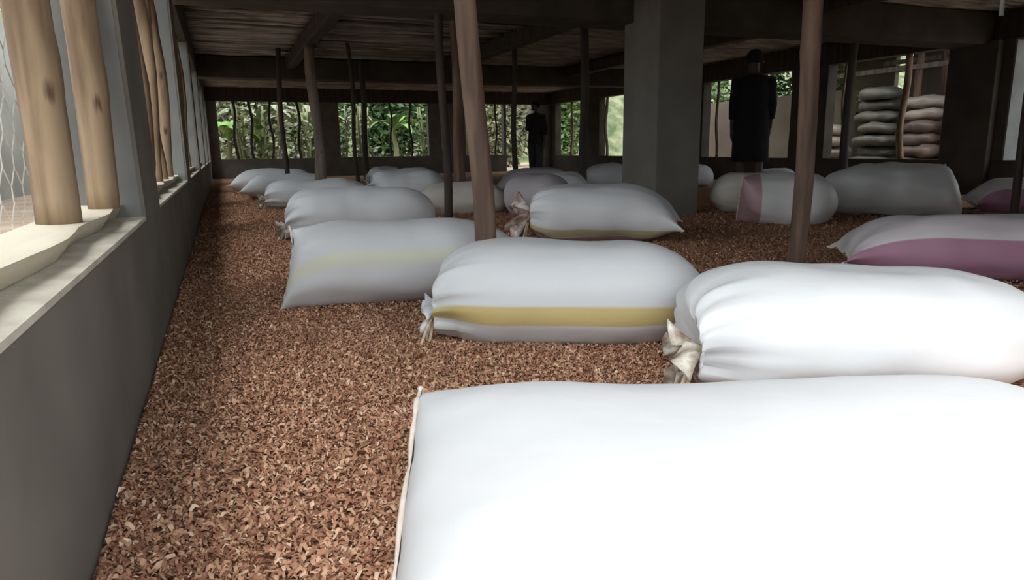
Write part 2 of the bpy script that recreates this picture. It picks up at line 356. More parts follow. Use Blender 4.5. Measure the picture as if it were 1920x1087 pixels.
# ------------------------------------------------------------------ ceiling: deck, sticks, beams
ce = boxes_obj('ceiling', [(XL-TH-0.5, XR+TH+0.5, YR-TH, YF+TH+0.5, CEIL+0.1, CEIL+0.22)], 'deck')  # near roof edge set forward so sky light reaches the foreground sack
tag(ce, 'dark ceiling of closely laid sticks', kind='structure')
def stick_mesh(L, seed):
    rnd = random.Random(seed); n = 9; pts = []; rad = []
    a, b_ = rnd.uniform(0, 6), rnd.uniform(0, 6)
    for k in range(n):
        t = k/(n-1); pts.append(((t-0.5)*L, 0.022*math.sin(4*t+a)+0.012*math.sin(11*t+b_), 0.012*math.sin(5*t+b_))); rad.append(0.024*(1-0.25*t)*(1+0.12*math.sin(17*t+a)))
    v, f = tube_geo(pts, rad, 6); me = bpy.data.meshes.new('stick'); me.from_pydata([tuple(q) for q in v], [], f); me.materials.append(M['stick'])
    me.polygons.foreach_set('use_smooth', [True]*len(me.polygons)); return me
rnd = random.Random(5)
var = [stick_mesh(1.55, 100+i) for i in range(8)]; var2 = [stick_mesh(2.75, 120+i) for i in range(8)]
y = 6.95; 
while y < 13.55:
    o = bpy.data.objects.new('stick', rnd.choice(var)); COL.objects.link(o); o.parent = ce
    o.location = (0.47+rnd.uniform(-.06, .06), y, CEIL+0.03+rnd.uniform(-.012, .012)); o.rotation_euler = (0, 0, rnd.uniform(-.035, .035)+(math.pi if rnd.random() < .5 else 0))
    y += rnd.uniform(0.05, 0.085)
y = 6.95
while y < 13.55:
    o = bpy.data.objects.new('stick', rnd.choice(var2)); COL.objects.link(o); o.parent = ce
    o.location = (2.72+rnd.uniform(-.1, .1), y, CEIL+0.03+rnd.uniform(-.012, .012)); o.rotation_euler = (0, 0, rnd.uniform(-.03, .03)+(math.pi if rnd.random() < .5 else 0))
    y += rnd.uniform(0.055, 0.09)
PV, PF = [], []
def lay(x0, x1, y0, y1):
    y = y0
    while y < y1:
        xm = (x0+x1)/2; L = (x1-x0)
        pts = [(x0+L*k/5, y+0.02*math.sin(k*1.7+y*40), CEIL+0.03+0.012*math.sin(k*2.1+y*31)) for k in range(6)]
        v, f = tube_geo(pts, [0.024]*6, 5); k = len(PV); PV.extend(v); PF.extend([tuple(i+k for i in q) for q in f]); y += 0.055
lay(XL-.05, 4.1, YR, 6.45); lay(4.1, 6.9, YR, YF); lay(6.9, XR+.05, YR, YF); lay(XL-.05, 4.1, 14.0, YF)
so = mesh_obj('stick_layer', PV, PF, 'stick', ce); so['kind'] = 'stuff'
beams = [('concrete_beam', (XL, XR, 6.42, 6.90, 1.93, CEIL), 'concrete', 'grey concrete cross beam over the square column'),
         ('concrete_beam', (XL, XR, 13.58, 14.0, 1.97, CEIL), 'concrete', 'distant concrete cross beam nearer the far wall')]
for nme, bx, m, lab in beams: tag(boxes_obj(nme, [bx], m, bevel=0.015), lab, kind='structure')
tb = [(1.20, 1.36, 6.9, 13.58, 'long timber beam resting on the grey post, lit sticks to its left'), (0.88, 1.04, YR, 6.42, 'long timber beam over the near red-brown post'),
      (4.02, 4.2, 6.9, 13.58, 'long timber beam behind the square column'), (2.95, 3.1, YR, 6.42, 'long timber beam over the slim brown post on the right'),
      (6.8, 7.0, 6.9, 13.58, 'long timber beam in the dark right bay'), (6.3, 6.5, YR, 6.42, 'long timber beam near the right edge')]
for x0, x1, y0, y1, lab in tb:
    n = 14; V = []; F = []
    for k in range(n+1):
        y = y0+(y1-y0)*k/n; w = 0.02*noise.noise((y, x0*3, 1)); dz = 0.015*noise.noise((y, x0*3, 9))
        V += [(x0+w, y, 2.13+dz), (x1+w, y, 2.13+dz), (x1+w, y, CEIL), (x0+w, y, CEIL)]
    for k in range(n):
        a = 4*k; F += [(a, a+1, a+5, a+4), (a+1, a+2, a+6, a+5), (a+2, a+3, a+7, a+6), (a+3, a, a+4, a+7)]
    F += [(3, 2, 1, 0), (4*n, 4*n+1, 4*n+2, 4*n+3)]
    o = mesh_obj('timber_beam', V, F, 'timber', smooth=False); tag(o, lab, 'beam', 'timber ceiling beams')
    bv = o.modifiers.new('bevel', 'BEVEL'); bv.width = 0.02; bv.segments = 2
col = boxes_obj('concrete_column', [(4.0, 4.53, 5.96, 6.60, -0.05, CEIL)], 'column', bevel=0.012)
tag(col, 'square grey concrete column in the middle of the house', 'column')

# ------------------------------------------------------------------ wooden posts
posts = [(1.03, 2.82, .10, 'post_brown', 2.13, (-0.07, 0.06), .04, 'knotty red-brown post between the two striped sacks'),
         (3.02, 3.05, .108, 'post_brown', 2.13, (0.0, 0.0), .03, 'slim brown post left of the pink sack'),
         (1.29, 10.45, .165, 'post_grey', 2.13, (-0.04, 0), .05, 'weathered grey post standing among the left row of sacks'),
         (0.97, 12.1, .085, 'post_dark', 2.3, (0, 0), .03, 'thin dark post behind the far left sacks'),
         (2.0, 11.28, .07, 'post_dark', 2.3, (-0.05, 0), .04, 'very thin black post beside the knotted far sack'),
         (2.5, 13.2, .11, 'post_dark', 2.3, (0, 0), .03, 'dark post against the middle far opening'),
         (2.03, 6.62, .088, 'post_dark', 2.3, (-0.04, 0), .03, 'dark grey post left of the red-brown post'),
         (2.66, 8.12, .15, 'post_brown', 2.3, (0, 0), .03, 'dim brown post half hidden behind the red-brown post'),
         (4.6, 11.0, .09, 'post_dark', 2.3, (0, 0), .03, 'thin dark post against the right far opening'),
         (4.5, 8.42, .115, 'post_dark', 2.3, (0, 0), .02, 'dark post left of the square concrete column'),
         (7.5, 6.85, .11, 'post_dark', 2.3, (0.03, 0), .03, 'black post in front of the outdoor sack stacks'),
         (6.4, 3.97, .075, 'post_dark', 2.13, (0, 0), .02, 'dark post at the right edge above the pink sack')]
for i, (x, y, d, m, h, ln, bd, lab) in enumerate(posts):
    pole('wooden_post', lab, (x, y, -0.02), h+0.02, d, m, 200+i, bd, ln, 'wooden posts holding up the ceiling')

# ------------------------------------------------------------------ sacks
def sack(label, c, psi, L, W, H, mat='sack', A='seam', B='seam', seed=0, group='stuffed woven sacks on the litter', roll=0.0, neckz=0.35, necky=0.0,
         phiA=0.0, ruffle=0.085, lump=0.018, tilt=0.0, z0=0.0, name='stuffed_sack', sag=0.0, detail=True, tie_mat='ruffle', ends=0.05, blunt=(2.3, 1.75), seamz=0.30, seamx=-0.02, phiB=0.0, wrinkle=1.0, rnd_=(2.6, 2.3)):
    rnd = random.Random(seed); root = empty(name, (c[0], c[1], z0-0.006), R(psi)); tag(root, label, 'sack', group)
    nu, nv = (64, 56) if detail else (28, 28)
    V = []; UV = []
    ph = [rnd.uniform(0, 6.28) for _ in range(8)]
    neck = 0.05
    for i in range(nu+1):
        s = -math.cos(math.pi*i/nu); side = A if s < 0 else B
        s0 = 0.30
        d = max(0.0, (abs(s)-s0)/(1-s0)); x = s*L/2
        if side == 'tied':
            f = neck+(1-neck)*max(0, 1-d**3.4)**(1/2.0); fw_, fh = f, f; flat = 0; x -= math.copysign(0.07, s)*d**14
        elif side == 'round':
            f = 0.02+0.98*max(0, 1-d**rnd_[0])**(1/rnd_[1]); fw_, fh = f**0.9, f; flat = 0
        else:
            fh = 1.0; fw_ = 1.0; flat = 1-(max(0, 1-d**blunt[0])**(1/blunt[1]))
        cz = H*0.5
        if side == 'tied': cz = H*0.5*(1-d**5)+H*neckz*d**5
        if side == 'round': cz = H*0.5*(1-d**3)+H*0.42*d**3
        for k in range(nv):
            th = 2*math.pi*k/nv; cth, sth = math.cos(th), math.sin(th)
            e = 2/2.45
            yy = W/2*fw_*math.copysign(abs(cth)**e, cth); zz = H/2*fh*math.copysign(abs(sth)**(2/2.2), sth)
            xx = x
            if side == 'tied':
                wr_ = wrinkle*0.16*d**3*math.sin(11*th+ph[0]+2*math.sin(3*th+ph[1]))+wrinkle*0.07*d**2*math.sin(23*th+ph[2])
                wr_ *= min(1, (1-d)*6+0.25); yy *= 1+wr_; zz *= 1+wr_
                yy += necky*W*d**7
            elif side == 'seam':
                phi = phiA if s < 0 else phiB
                t = (math.cos(phi), math.sin(phi)); n_ = (-t[1], t[0])
                pt = yy*t[0]+zz*t[1]; pn = yy*n_[0]+zz*n_[1]
                half = (W/2*abs(t[0])+H/2*abs(t[1]))
                grow = 1+0.10*flat
                pt *= grow; pn *= (1-flat)+0.01
                ripple = 0.012*flat*flat*math.sin(9*pt/half+ph[3])+0.007*flat*math.sin(21*pt/half+ph[4])
                pn += ripple
                yy = pt*t[0]+pn*n_[0]; zz = pt*t[1]+pn*n_[1]
                cz = H*0.5*(1-flat)+(H*seamz+H*0.26*abs(t[1]))*flat
                xx += math.copysign(ends, s)*flat*(abs(pt)/half)**3+math.copysign(1, s)*seamx*flat     # corner ears
                # bulging cloth drawn to the corners
                zz += 0.02*(1-flat)*d*math.sin(5*th+ph[5])*0.6
            z = cz+zz
            u_ = (s+1)/2
            g = noise.noise((xx*2.6+seed*3.1, yy*2.6, z*3.0))*lump*1.5+noise.noise((xx*7+seed, yy*7, z*7))*lump*0.45
            g += lump*0.35*noise.noise((xx*3+seed, yy*14, z*14+3))
            amp = 1 if side != 'tied' else (1-d*d)
            if side == 'seam': amp = 1-0.6*flat
            yy += g*amp*cth; z += g*amp*sth
            z -= sag*(1-(2*u_-1)**2)*0 + 0
            # settle: flat underside, belly spreading over the litter
            zb = 0.0
            if z < 0.16*H:
                z = max(zb+0.002, zb+(0.16*H)*((max(z, 0)/(0.16*H))**1.6))
            if side != 'tied' or d < 0.6: yy *= 1+0.07*max(0, 1-z/(0.5*H))
            z += tilt*xx
            V.append((xx, yy, z)); UV.append((u_, k/nv))
    F = []; FU = []
    for i in range(nu):
        for k in range(nv):
            a = i*nv+k; b_ = i*nv+(k+1) % nv
            F.append((a, a+nv, b_+nv, b_)); FU.append(((i/nu, k/nv), ((i+1)/nu, k/nv), ((i+1)/nu, (k+1)/nv), (i/nu, (k+1)/nv)))
    F.append(tuple(range(nv))); FU.append(tuple((0, k/nv) for k in range(nv)))
    F.append(tuple(reversed(range(nu*nv, (nu+1)*nv)))); FU.append(tuple((1, k/nv) for k in reversed(range(nv))))
    F = [tuple(reversed(f)) for f in F]; FU = [tuple(reversed(f)) for f in FU]
    if roll:
        FU = [tuple((u, v+roll) for u, v in f) for f in FU]
    body = mesh_obj('body', V, F, mat, root)
    ul = body.data.uv_layers.new(name='weave'); ul.data.foreach_set('uv', [q for f in FU for p in f for q in p])
    for side, sg, base in ((A, -1, 0), (B, 1, nu*nv)):
        ring = [Vector(V[base+k]) for k in range(nv)]; cen = sum(ring, Vector())/nv
        if side == 'tied':
            nR, nK = 9, 48; RV, RF = [], []; r0 = max((p-cen).length for p in ring)*0.9
            for j in range(nR):
                t = j/(nR-1)
                for k in range(nK):
                    a = 2*math.pi*k/nK
                    rr = r0*(1-0.35*math.sin(min(1, t*3)*math.pi))+ruffle*0.8*t**1.3
                    wv = 1+0.42*t*math.sin(7*a+ph[6])+0.18*t*math.sin(13*a+ph[7])
                    ox = sg*(ruffle*1.0*t*(1+0.25*math.sin(5*a+ph[2]))-0.006)
                    zz = cen.z+rr*wv*math.sin(a)*0.95-0.030*t*t
                    RV.append((cen.x+ox, cen.y+rr*wv*math.cos(a), max(0.006, zz)))
            for j in range(nR-1):
                for k in range(nK):
                    a = j*nK+k; b_ = j*nK+(k+1) % nK; RF.append((a, b_, b_+nK, a+nK))
            rf = mesh_obj('gathered_mouth', RV, RF, tie_mat, root); so_ = rf.modifiers.new('cloth', 'SOLIDIFY'); so_.thickness = 0.003
            rp_ = r0*0.86+0.006; px = cen.x+sg*ruffle*0.13
            ringp = [(px+0.006*math.sin(3*a), cen.y+rp_*math.cos(a), cen.z+rp_*math.sin(a)) for a in [2*math.pi*k/18 for k in range(19)]]
            geo = [tube_geo(ringp, [0.006]*19, 6), tube_geo([(p[0]+sg*0.01, p[1], p[2]) for p in ringp], [0.005]*19, 6)]
            for q in range(2):
                e = [Vector((px, cen.y-rp_*0.9, cen.z-rp_*0.3))]
                dr = Vector((sg*rnd.uniform(.004, .018), -rnd.uniform(.008, .018), -0.008))
                for w in range(6):
                    nx_ = e[-1]+dr+Vector((0, rnd.uniform(-.008, .008), -0.012*w)); nx_.z = max(nx_.z, 0.008); e.append(nx_)
                geo.append(tube_geo(e, [0.006]*7, 6))
            v, f = merge(geo); mesh_obj('tie_string', v, f, 'cord', rf)
        elif side == 'seam' and detail:
            phi = phiA if sg < 0 else phiB; t = Vector((0, math.cos(phi), math.sin(phi)))
            half = sorted(ring, key=lambda p: p.dot(t)); pts = []
            for k in range(0, len(half)-1, 2): pts.append((half[k]+half[k+1])/2)
            pts = [p+Vector((sg*0.004, 0, 0)) for p in pts]
            v, f = tube_geo(pts, [0.0072+0.0015*math.sin(k*1.9) for k in range(len(pts))], 6); mesh_obj('stitched_hem', v, f, 'hem', body)
    return root

sack('big bright white sack in the foreground with a stitched hem', (0.855, 0.835), -19, 1.32, 0.84, 0.245, 'sack', 'seam', 'seam', 1, lump=0.008, blunt=(4.0, 2.4), ends=0.0, seamz=0.40, seamx=0.0, phiA=0.16)
sack('white sack right of centre with a soiled tied mouth, behind the foreground sack', (1.715, 1.476), -24, 1.16, 0.60, 0.345, 'sack', 'tied', 'round', 2, neckz=0.45, necky=-0.36, ruffle=0.08, rnd_=(1.7, 1.7))
sack('white sack with a bold yellow stripe and string-tied mouth', (1.17, 2.325), -28, 1.04, 0.56, 0.36, 'sack_yellow', 'tied', 'round', 3, neckz=0.36, necky=-0.30, ruffle=0.06, tie_mat='sack', lump=0.010)
sack('white sack with a faint yellow-green band left of the red-brown post', (0.79, 3.27), -13, 1.12, 0.58, 0.37, 'sack_faint', 'seam', 'round', 4, phiA=0.6, blunt=(3.2, 2.0), lump=0.012)
sack('white sack behind the faint-banded one, tied mouth facing the wall', (1.02, 5.84), -10, 1.26, 0.62, 0.40, 'sack', 'tied', 'round', 5, neckz=0.25, necky=-0.3, ruffle=0.08)
sack('greyish white sack with reddish stained mouth left of the column', (2.65, 4.66), -35, 1.12, 0.64, 0.42, 'sack_low', 'tied', 'seam', 6, neckz=0.5, necky=-0.26, ruffle=0.16, tie_mat='ruffle_red')
sack('third sack from the far corner in the left row, mouth tied', (1.06, 9.05), -10, 1.30, 0.52, 0.35, 'sack', 'tied', 'round', 7, neckz=0.35, necky=-0.3)
sack('second sack from the far corner in the left row', (0.90, 11.1), -8, 1.30, 0.55, 0.36, 'sack', 'seam', 'round', 8)
sack('white sack closest to the far left corner', (0.79, 12.85), -8, 1.32, 0.62, 0.41, 'sack', 'seam', 'round', 9)
sack('wrinkled white sack with deep gathered folds behind the dark grey post', (2.26, 9.15), -25, 1.0, 0.66, 0.45, 'sack', 'tied', 'round', 10, neckz=0.4, necky=-0.3, ruffle=0.06, lump=0.03, wrinkle=2.2)
sack('small knotted white sack end beside the thin black post', (2.62, 12.2), 15, 0.60, 0.5, 0.40, 'sack', 'tied', 'round', 11, neckz=0.45, ruffle=0.12, lump=0.03, tie_mat='sack')
sack('cream sack lying behind the dark grey post', (2.40, 7.30), -15, 1.0, 0.52, 0.34, 'sack_tan', 'seam', 'round', 12)
sack('mauve grey sack just right of the red-brown post', (2.98, 6.55), -60, 0.72, 0.50, 0.44, 'sack_mauve', 'round', 'round', 13)
sack('pale sack leaning behind the stained-mouth sack', (3.72, 7.55), -30, 0.75, 0.52, 0.40, 'sack', 'round', 'seam', 14, lump=0.03)
sack('grey sack in the dim middle, left of the dark post', (4.35, 9.7), -20, 1.08, 0.56, 0.40, 'sack_mauve', 'seam', 'round', 15)
sack('distant white sack between dark post and column', (5.62, 9.72), -30, 0.72, 0.62, 0.44, 'sack', 'round', 'round', 16)
sack('distant white sack just right of the column', (7.45, 10.1), -30, 0.85, 0.58, 0.39, 'sack', 'seam', 'round', 17)
sack('dim grey sack partly behind the column', (5.20, 5.95), -40, 0.85, 0.55, 0.40, 'sack_tan', 'round', 'round', 18, lump=0.03)
sack('white sack with a pink end lying behind the slim brown post', (4.66, 4.86), -35, 0.84, 0.62, 0.44, 'sack_pinkend', 'seam', 'round', 19, lump=0.026, phiA=2.3, blunt=(2.6, 1.9), ends=0.0)
sack('large greyish white sack with a frayed end on the right', (6.0, 4.95), -33, 1.20, 0.70, 0.49, 'sack_grey', 'round', 'seam', 20, lump=0.03, blunt=(4, 2.2), phiB=0.8, ends=-0.02)
sack('distant white sack right of the black-clad person', (7.75, 8.35), -40, 0.66, 0.50, 0.34, 'sack', 'round', 'round', 21)
sack('white and pink sack at the right edge by the dark post', (7.30, 4.50), -40, 0.80, 0.52, 0.35, 'sack_pink', 'seam', 'round', 22)
sack('pink-bottomed white sack with a pointed corner on the right', (3.62, 2.45), -40, 1.20, 0.56, 0.33, 'sack_pink', 'seam', 'round', 23)

# ------------------------------------------------------------------ wood shavings
rs = np.random.RandomState(4)
zones = [(XL+.01, 1.5, 0.75, 2.6, 34000), (XL+.01, 1.6, 2.6, 4.2, 19000), (1.3, 4.6, 1.6, 4.2, 7000), (XL+.01, 3.0, 4.2, 8.0, 5000), (3.0, 6.5, 4.2, 7.0, 1800), (XL+.01, 2.0, 8.0, 13.0, 1500)]
allv, allf, allc = [], [], []; base = 0
for x0, x1, y0, y1, den in zones:
    n = int((x1-x0)*(y1-y0)*den)
    px = rs.uniform(x0, x1, n); py = rs.uniform(y0, y1, n)
    keep = ~((px > 3.97) & (px < 4.56) & (py > 5.93) & (py < 6.63)); px = px[keep]; py = py[keep]; n = len(px)
    ln = np.minimum(rs.gamma(3.0, 0.0028, n)+0.004, 0.021); wd = ln*rs.uniform(0.22, 0.5, n); sc = 1.0+0.3*(py > 4)
    ln *= sc; wd *= sc
    an = rs.uniform(0, 6.283, n); ti = rs.normal(0, 0.30, n); cu = rs.uniform(-0.3, 1.1, n)*ln; rl = rs.normal(0, 0.45, n)
    pz = rs.uniform(0.002, 0.014, n)
    P = np.zeros((n, 6, 3))
    for j, (a, b_) in enumerate(((-.5, -.5), (-.5, .5), (0, -.5), (0, .5), (.5, -.5), (.5, .5))):
        lx = a*ln; ly = b_*wd*(0.75 if a else 1.0); lz = (cu*0.5 if a == 0 else 0)+a*ln*np.sin(ti)+b_*wd*np.sin(rl)
        P[:, j, 0] = px+lx*np.cos(an)-ly*np.sin(an); P[:, j, 1] = py+lx*np.sin(an)+ly*np.cos(an); P[:, j, 2] = np.maximum(pz+lz, 0.001)
    P[:, :, 0] = np.maximum(P[:, :, 0], XL+0.003)
    allv.append(P.reshape(-1, 3)); ix = base+np.arange(n)[:, None]*6
    allf.append(np.concatenate([ix+np.array([[0, 2, 3, 1]]), ix+np.array([[2, 4, 5, 3]])], 1).reshape(-1, 4)); base += n*6
    allc.append(rs.beta(1.6, 2.4, n))
AV = np.concatenate(allv); AF = np.concatenate(allf); AC = np.concatenate(allc)
me = bpy.data.meshes.new('wood_shavings'); me.vertices.add(len(AV)); me.vertices.foreach_set('co', AV.ravel())
me.loops.add(AF.size); me.loops.foreach_set('vertex_index', AF.ravel().astype(np.int32))
me.polygons.add(len(AF)); me.polygons.foreach_set('loop_start', np.arange(0, AF.size, 4, dtype=np.int32)); me.update(calc_edges=True)
at = me.attributes.new('tone', 'FLOAT', 'FACE'); at.data.foreach_set('value', np.repeat(AC, 2))
ms, nt, b = new_mat('curled_wood_shaving'); av = nt.nodes.new('ShaderNodeAttribute'); av.attribute_name = 'tone'
r = nt.nodes.new('ShaderNodeValToRGB'); cr = r.color_ramp
cr.elements[0].position = 0; cr.elements[0].color = (0.25, 0.105, 0.064, 1); cr.elements[1].position = 1; cr.elements[1].color = (0.88, 0.70, 0.52, 1)
cr.elements.new(0.35).color = (0.49, 0.255, 0.16, 1); cr.elements.new(0.65).color = (0.67, 0.425, 0.275, 1)
nt.links.new(av.outputs['Fac'], r.inputs[0]); nt.links.new(r.outputs[0], b.inputs['Base Color']); b.inputs['Roughness'].default_value = 0.8
b.inputs['Specular IOR Level'].default_value = 0.25
me.materials.append(ms)
sh = bpy.data.objects.new('wood_shavings', me); COL.objects.link(sh); tag(sh, 'loose curled reddish brown wood shavings strewn over the floor', 'shavings', kind='stuff')

# ------------------------------------------------------------------ people
def loft(name, rings, mat, parent, seg=20, cap=True):
    V, F = [], []
    for (cx, cy, z, rx, ry) in rings:
        for k in range(seg):
            a = 2*math.pi*k/seg; w = 1+0.03*math.sin(5*a+z*9); V.append((cx+rx*w*math.cos(a), cy+ry*w*math.sin(a), z))
    for i in range(len(rings)-1):
        for k in range(seg):
            a = i*seg+k; b_ = i*seg+(k+1) % seg; F.append((a, b_, b_+seg, a+seg))
    if cap: F.append(tuple(reversed(range(seg)))); F.append(tuple(range((len(rings)-1)*seg, len(rings)*seg)))
    return mesh_obj(name, V, F, mat, parent)
def person(label, loc, rz, h, arms, top_mat, lower):
    root = empty('person', loc, rz); tag(root, label, 'person'); k = h/1.70
    J = {'pel': (0, 0, .93), 'sp': (0, .01, 1.12), 'ch': (0, .01, 1.32), 'nk': (0, 0, 1.45), 'h0': (0, -.015, 1.52), 'h1': (0, -.02, 1.60), 'h2': (0, -.01, 1.66)}
    Rr = {'pel': (.15, .11), 'sp': (.135, .10), 'ch': (.155, .105), 'nk': (.055, .055), 'h0': (.062, .075), 'h1': (.075, .092), 'h2': (.055, .065)}
    E_ = [('pel', 'sp'), ('sp', 'ch'), ('ch', 'nk'), ('nk', 'h0'), ('h0', 'h1'), ('h1', 'h2')]
    for s, S in ((-1, 'L'), (1, 'R')):
        J['hip'+S] = (s*.09, 0, .86); Rr['hip'+S] = (.085, .09); J['kn'+S] = (s*.10, -.01, .49); Rr['kn'+S] = (.055, .058)
        J['ca'+S] = (s*.10, .015, .34); Rr['ca'+S] = (.052, .055); J['an'+S] = (s*.10, .02, .09); Rr['an'+S] = (.035, .037)
        J['he'+S] = (s*.10, .03, .04); Rr['he'+S] = (.036, .036); J['to'+S] = (s*.12, -.15, .03); Rr['to'+S] = (.04, .025)
        E_ += [('pel', 'hip'+S), ('hip'+S, 'kn'+S), ('kn'+S, 'ca'+S), ('ca'+S, 'an'+S), ('an'+S, 'he'+S), ('he'+S, 'to'+S)]
        el, wr_, hd = arms[S]
        J['sh'+S] = (s*.175, .01, 1.39); Rr['sh'+S] = (.06, .06); J['el'+S] = el; Rr['el'+S] = (.042, .042); J['wr'+S] = wr_; Rr['wr'+S] = (.028, .028); J['hd'+S] = hd; Rr['hd'+S] = (.022, .036)
        E_ += [('ch', 'sh'+S), ('sh'+S, 'el'+S), ('el'+S, 'wr'+S), ('wr'+S, 'hd'+S)]
        w = Vector(hd); d = (Vector(hd)-Vector(wr_)).normalized(); side = d.cross(Vector((0, 1, 0))).normalized(); fr = d.cross(side)
        for q in range(4):
            o_ = fr*(0.026*(q-1.5)); a1 = w+o_+d*0.05; a2 = a1+d*(0.04-0.006*abs(q-1.3))+side*(-s*0.012)
            n1_, n2_ = 'f%d%s1' % (q, S), 'f%d%s2' % (q, S); J[n1_] = tuple(a1); J[n2_] = tuple(a2); Rr[n1_] = (.010, .010); Rr[n2_] = (.008, .008); E_ += [('hd'+S, n1_), (n1_, n2_)]
        t1 = Vector(wr_)+d*0.03+fr*(-0.04); t2 = t1+d*0.045+fr*(-0.015); J['t1'+S] = tuple(t1); J['t2'+S] = tuple(t2); Rr['t1'+S] = (.011, .011); Rr['t2'+S] = (.009, .009); E_ += [('wr'+S, 't1'+S), ('t1'+S, 't2'+S)]
    names = list(J); me = bpy.data.meshes.new('body'); me.from_pydata([tuple(Vector(J[n])*k) for n in names], [(names.index(a), names.index(b_)) for a, b_ in E_], [])
    o = bpy.data.objects.new('body', me); COL.objects.link(o); o.parent = root; me.materials.append(M['skin'])
    sk = o.modifiers.new('skin', 'SKIN'); sk.use_smooth_shade = True
    for i, n in enumerate(names):
        sv = me.skin_vertices[0].data[i]; sv.radius = (Rr[n][0]*k, Rr[n][1]*k); sv.use_root = (n == 'pel')
    sb = o.modifiers.new('sub', 'SUBSURF'); sb.levels = 1; sb.render_levels = 2
    # face, hair
    v, f = tube_geo([(0, -.10*k, 1.615*k), (0, -.122*k, 1.575*k), (0, -.10*k, 1.57*k)], [.008*k, .015*k, .012*k], 8); mesh_obj('nose', v, f, 'skin', root)
    for s in (-1, 1):
        v, f = tube_geo([(s*.082*k, 0, 1.61*k), (s*.092*k, .008*k, 1.59*k), (s*.084*k, 0, 1.555*k)], [.010*k, .016*k, .009*k], 8); mesh_obj('ear', v, f, 'skin', root)
        v, f = tube_geo([(s*.032*k-.012*k, -.094*k, 1.61*k), (s*.032*k, -.100*k, 1.61*k), (s*.032*k+.012*k, -.094*k, 1.61*k)], [.004*k, .008*k, .004*k], 8); mesh_obj('eye', v, f, 'plastic', root)
    v, f = tube_geo([(-.026*k, -.088*k, 1.535*k), (0, -.096*k, 1.533*k), (.026*k, -.088*k, 1.535*k)], [.004*k, .008*k, .004*k], 8); mesh_obj('mouth', v, f, 'dark_cloth', root)
    loft('hair', [(0, .02*k, 1.575*k, .088*k, .085*k), (0, .012*k, 1.62*k, .094*k, .098*k), (0, 0, 1.67*k, .085*k, .098*k), (0, 0, 1.71*k, .055*k, .065*k), (0, 0, 1.725*k, .01*k, .01*k)], 'hair', root)
    # clothes
    if lower == 'knee':
        loft('tunic', [(0, 0, .50*k, .205*k, .155*k), (0, 0, .70*k, .20*k, .15*k), (0, 0, .93*k, .20*k, .145*k), (0, .01, 1.12*k, .185*k, .135*k), (0, .01, 1.30*k, .205*k, .135*k), (0, .01, 1.40*k, .19*k, .11*k), (0, 0, 1.455*k, .08*k, .075*k)], top_mat, root)
    else:
        loft('shirt', [(0, 0, .80*k, .19*k, .145*k), (0, 0, .95*k, .18*k, .135*k), (0, .01, 1.12*k, .17*k, .125*k), (0, .01, 1.30*k, .195*k, .13*k), (0, .01, 1.40*k, .185*k, .105*k), (0, 0, 1.455*k, .075*k, .072*k)], top_mat, root)
        for s in (-1, 1):
            loft('trouser_leg', [(s*.10*k, .015*k, .07*k, .058*k, .066*k), (s*.10*k, .01*k, .30*k, .075*k, .080*k), (s*.10*k, -.005*k, .50*k, .082*k, .085*k), (s*.095*k, 0, .75*k, .097*k, .11*k), (s*.085*k, 0, .93*k, .095*k, .115*k)], 'grey_cloth', root, 14)
    for S in 'LR':
        el, wr_, hd = arms[S]; s = -1 if S == 'L' else 1; a = Vector((s*.165, .01, 1.40)); e = Vector(el); w = Vector(wr_)
        v, f = tube_geo([a*k, (a*.5+e*.5)*k, e*k, (e*.4+w*.6)*k], [.078*k, .066*k, .056*k, .046*k], 12); mesh_obj('sleeve', v, f, top_mat, root)
    return root
down = {'L': ((-.205, .03, 1.12), (-.205, -.03, .88), (-.20, -.05, .80)), 'R': ((.205, .03, 1.12), (.205, -.03, .88), (.20, -.05, .80))}
bent = {'L': ((-.24, .03, 1.12), (-.12, -.20, 1.13), (-.06, -.25, 1.14)), 'R': ((.235, .03, 1.12), (.25, -.02, .88), (.25, -.04, .80))}
person('person in a long black garment standing before the right windows', (5.64, 6.50, 0), R(150), 1.72, down, 'black_cloth', 'knee')
person('person in dark clothes with a bent arm near the far doorway', (6.34, 14.05, 0), R(-60), 1.66, bent, 'dark_cloth', 'long')

# ------------------------------------------------------------------ small things
v, f = tube_geo([(5.07, 3.40, 2.33), (5.075, 3.40, 2.0), (5.06, 3.40, 1.75), (5.065, 3.40, 1.545)], [.012, .014, .013, .016], 8)
tag(mesh_obj('hanging_strip', v, f, 'plastic'), 'white strip hanging from the ceiling at upper right', 'strip')
for i, (x, y, z, L, rz, lab) in enumerate(((2.93, 1.72, 0.0, .7, -30, 'reddish plank on the floor right of the tied white sack'), (2.98, 1.78, 0.045, .6, -36, 'upper reddish plank of the pair at the right edge'))):
    o = boxes_obj('timber_plank', [(-L/2, L/2, -.07, .07, 0.0, .045)], 'redwood', bevel=0.006); o.location = (x, y, z); o.rotation_euler = (0, 0, R(rz)); tag(o, lab, 'plank', 'reddish planks')
for i, (x, y, rz, lab) in enumerate(((7.0, 4.95, -40, 'crooked stick on the litter in front of the frayed sack'), (6.75, 4.45, -55, 'short stick lying near the white and pink sack'))):
    v, f = tube_geo([(-.25, 0, .015), (-.1, .02, .02), (.08, -.01, .016), (.25, .015, .02)], [.016, .018, .015, .01], 7)
    o = mesh_obj('stick_on_floor', v, f, 'post_brown', loc=(x, y, 0)); o.rotation_euler = (0, 0, R(rz)); tag(o, lab, 'stick')

# ------------------------------------------------------------------ outside
ow = boxes_obj('boundary_wall', [(-3.75, -3.5, 8, 42, -0.1, 3.1)], 'outwall'); tag(ow, 'pale weathered wall outside the left openings', 'wall')
tw = boxes_obj('mud_wall', [(14.0, 14.25, 12.8, 21.0, -0.1, 1.95)], 'tanwall'); tag(tw, 'tan mud wall outside the right openings', 'wall')

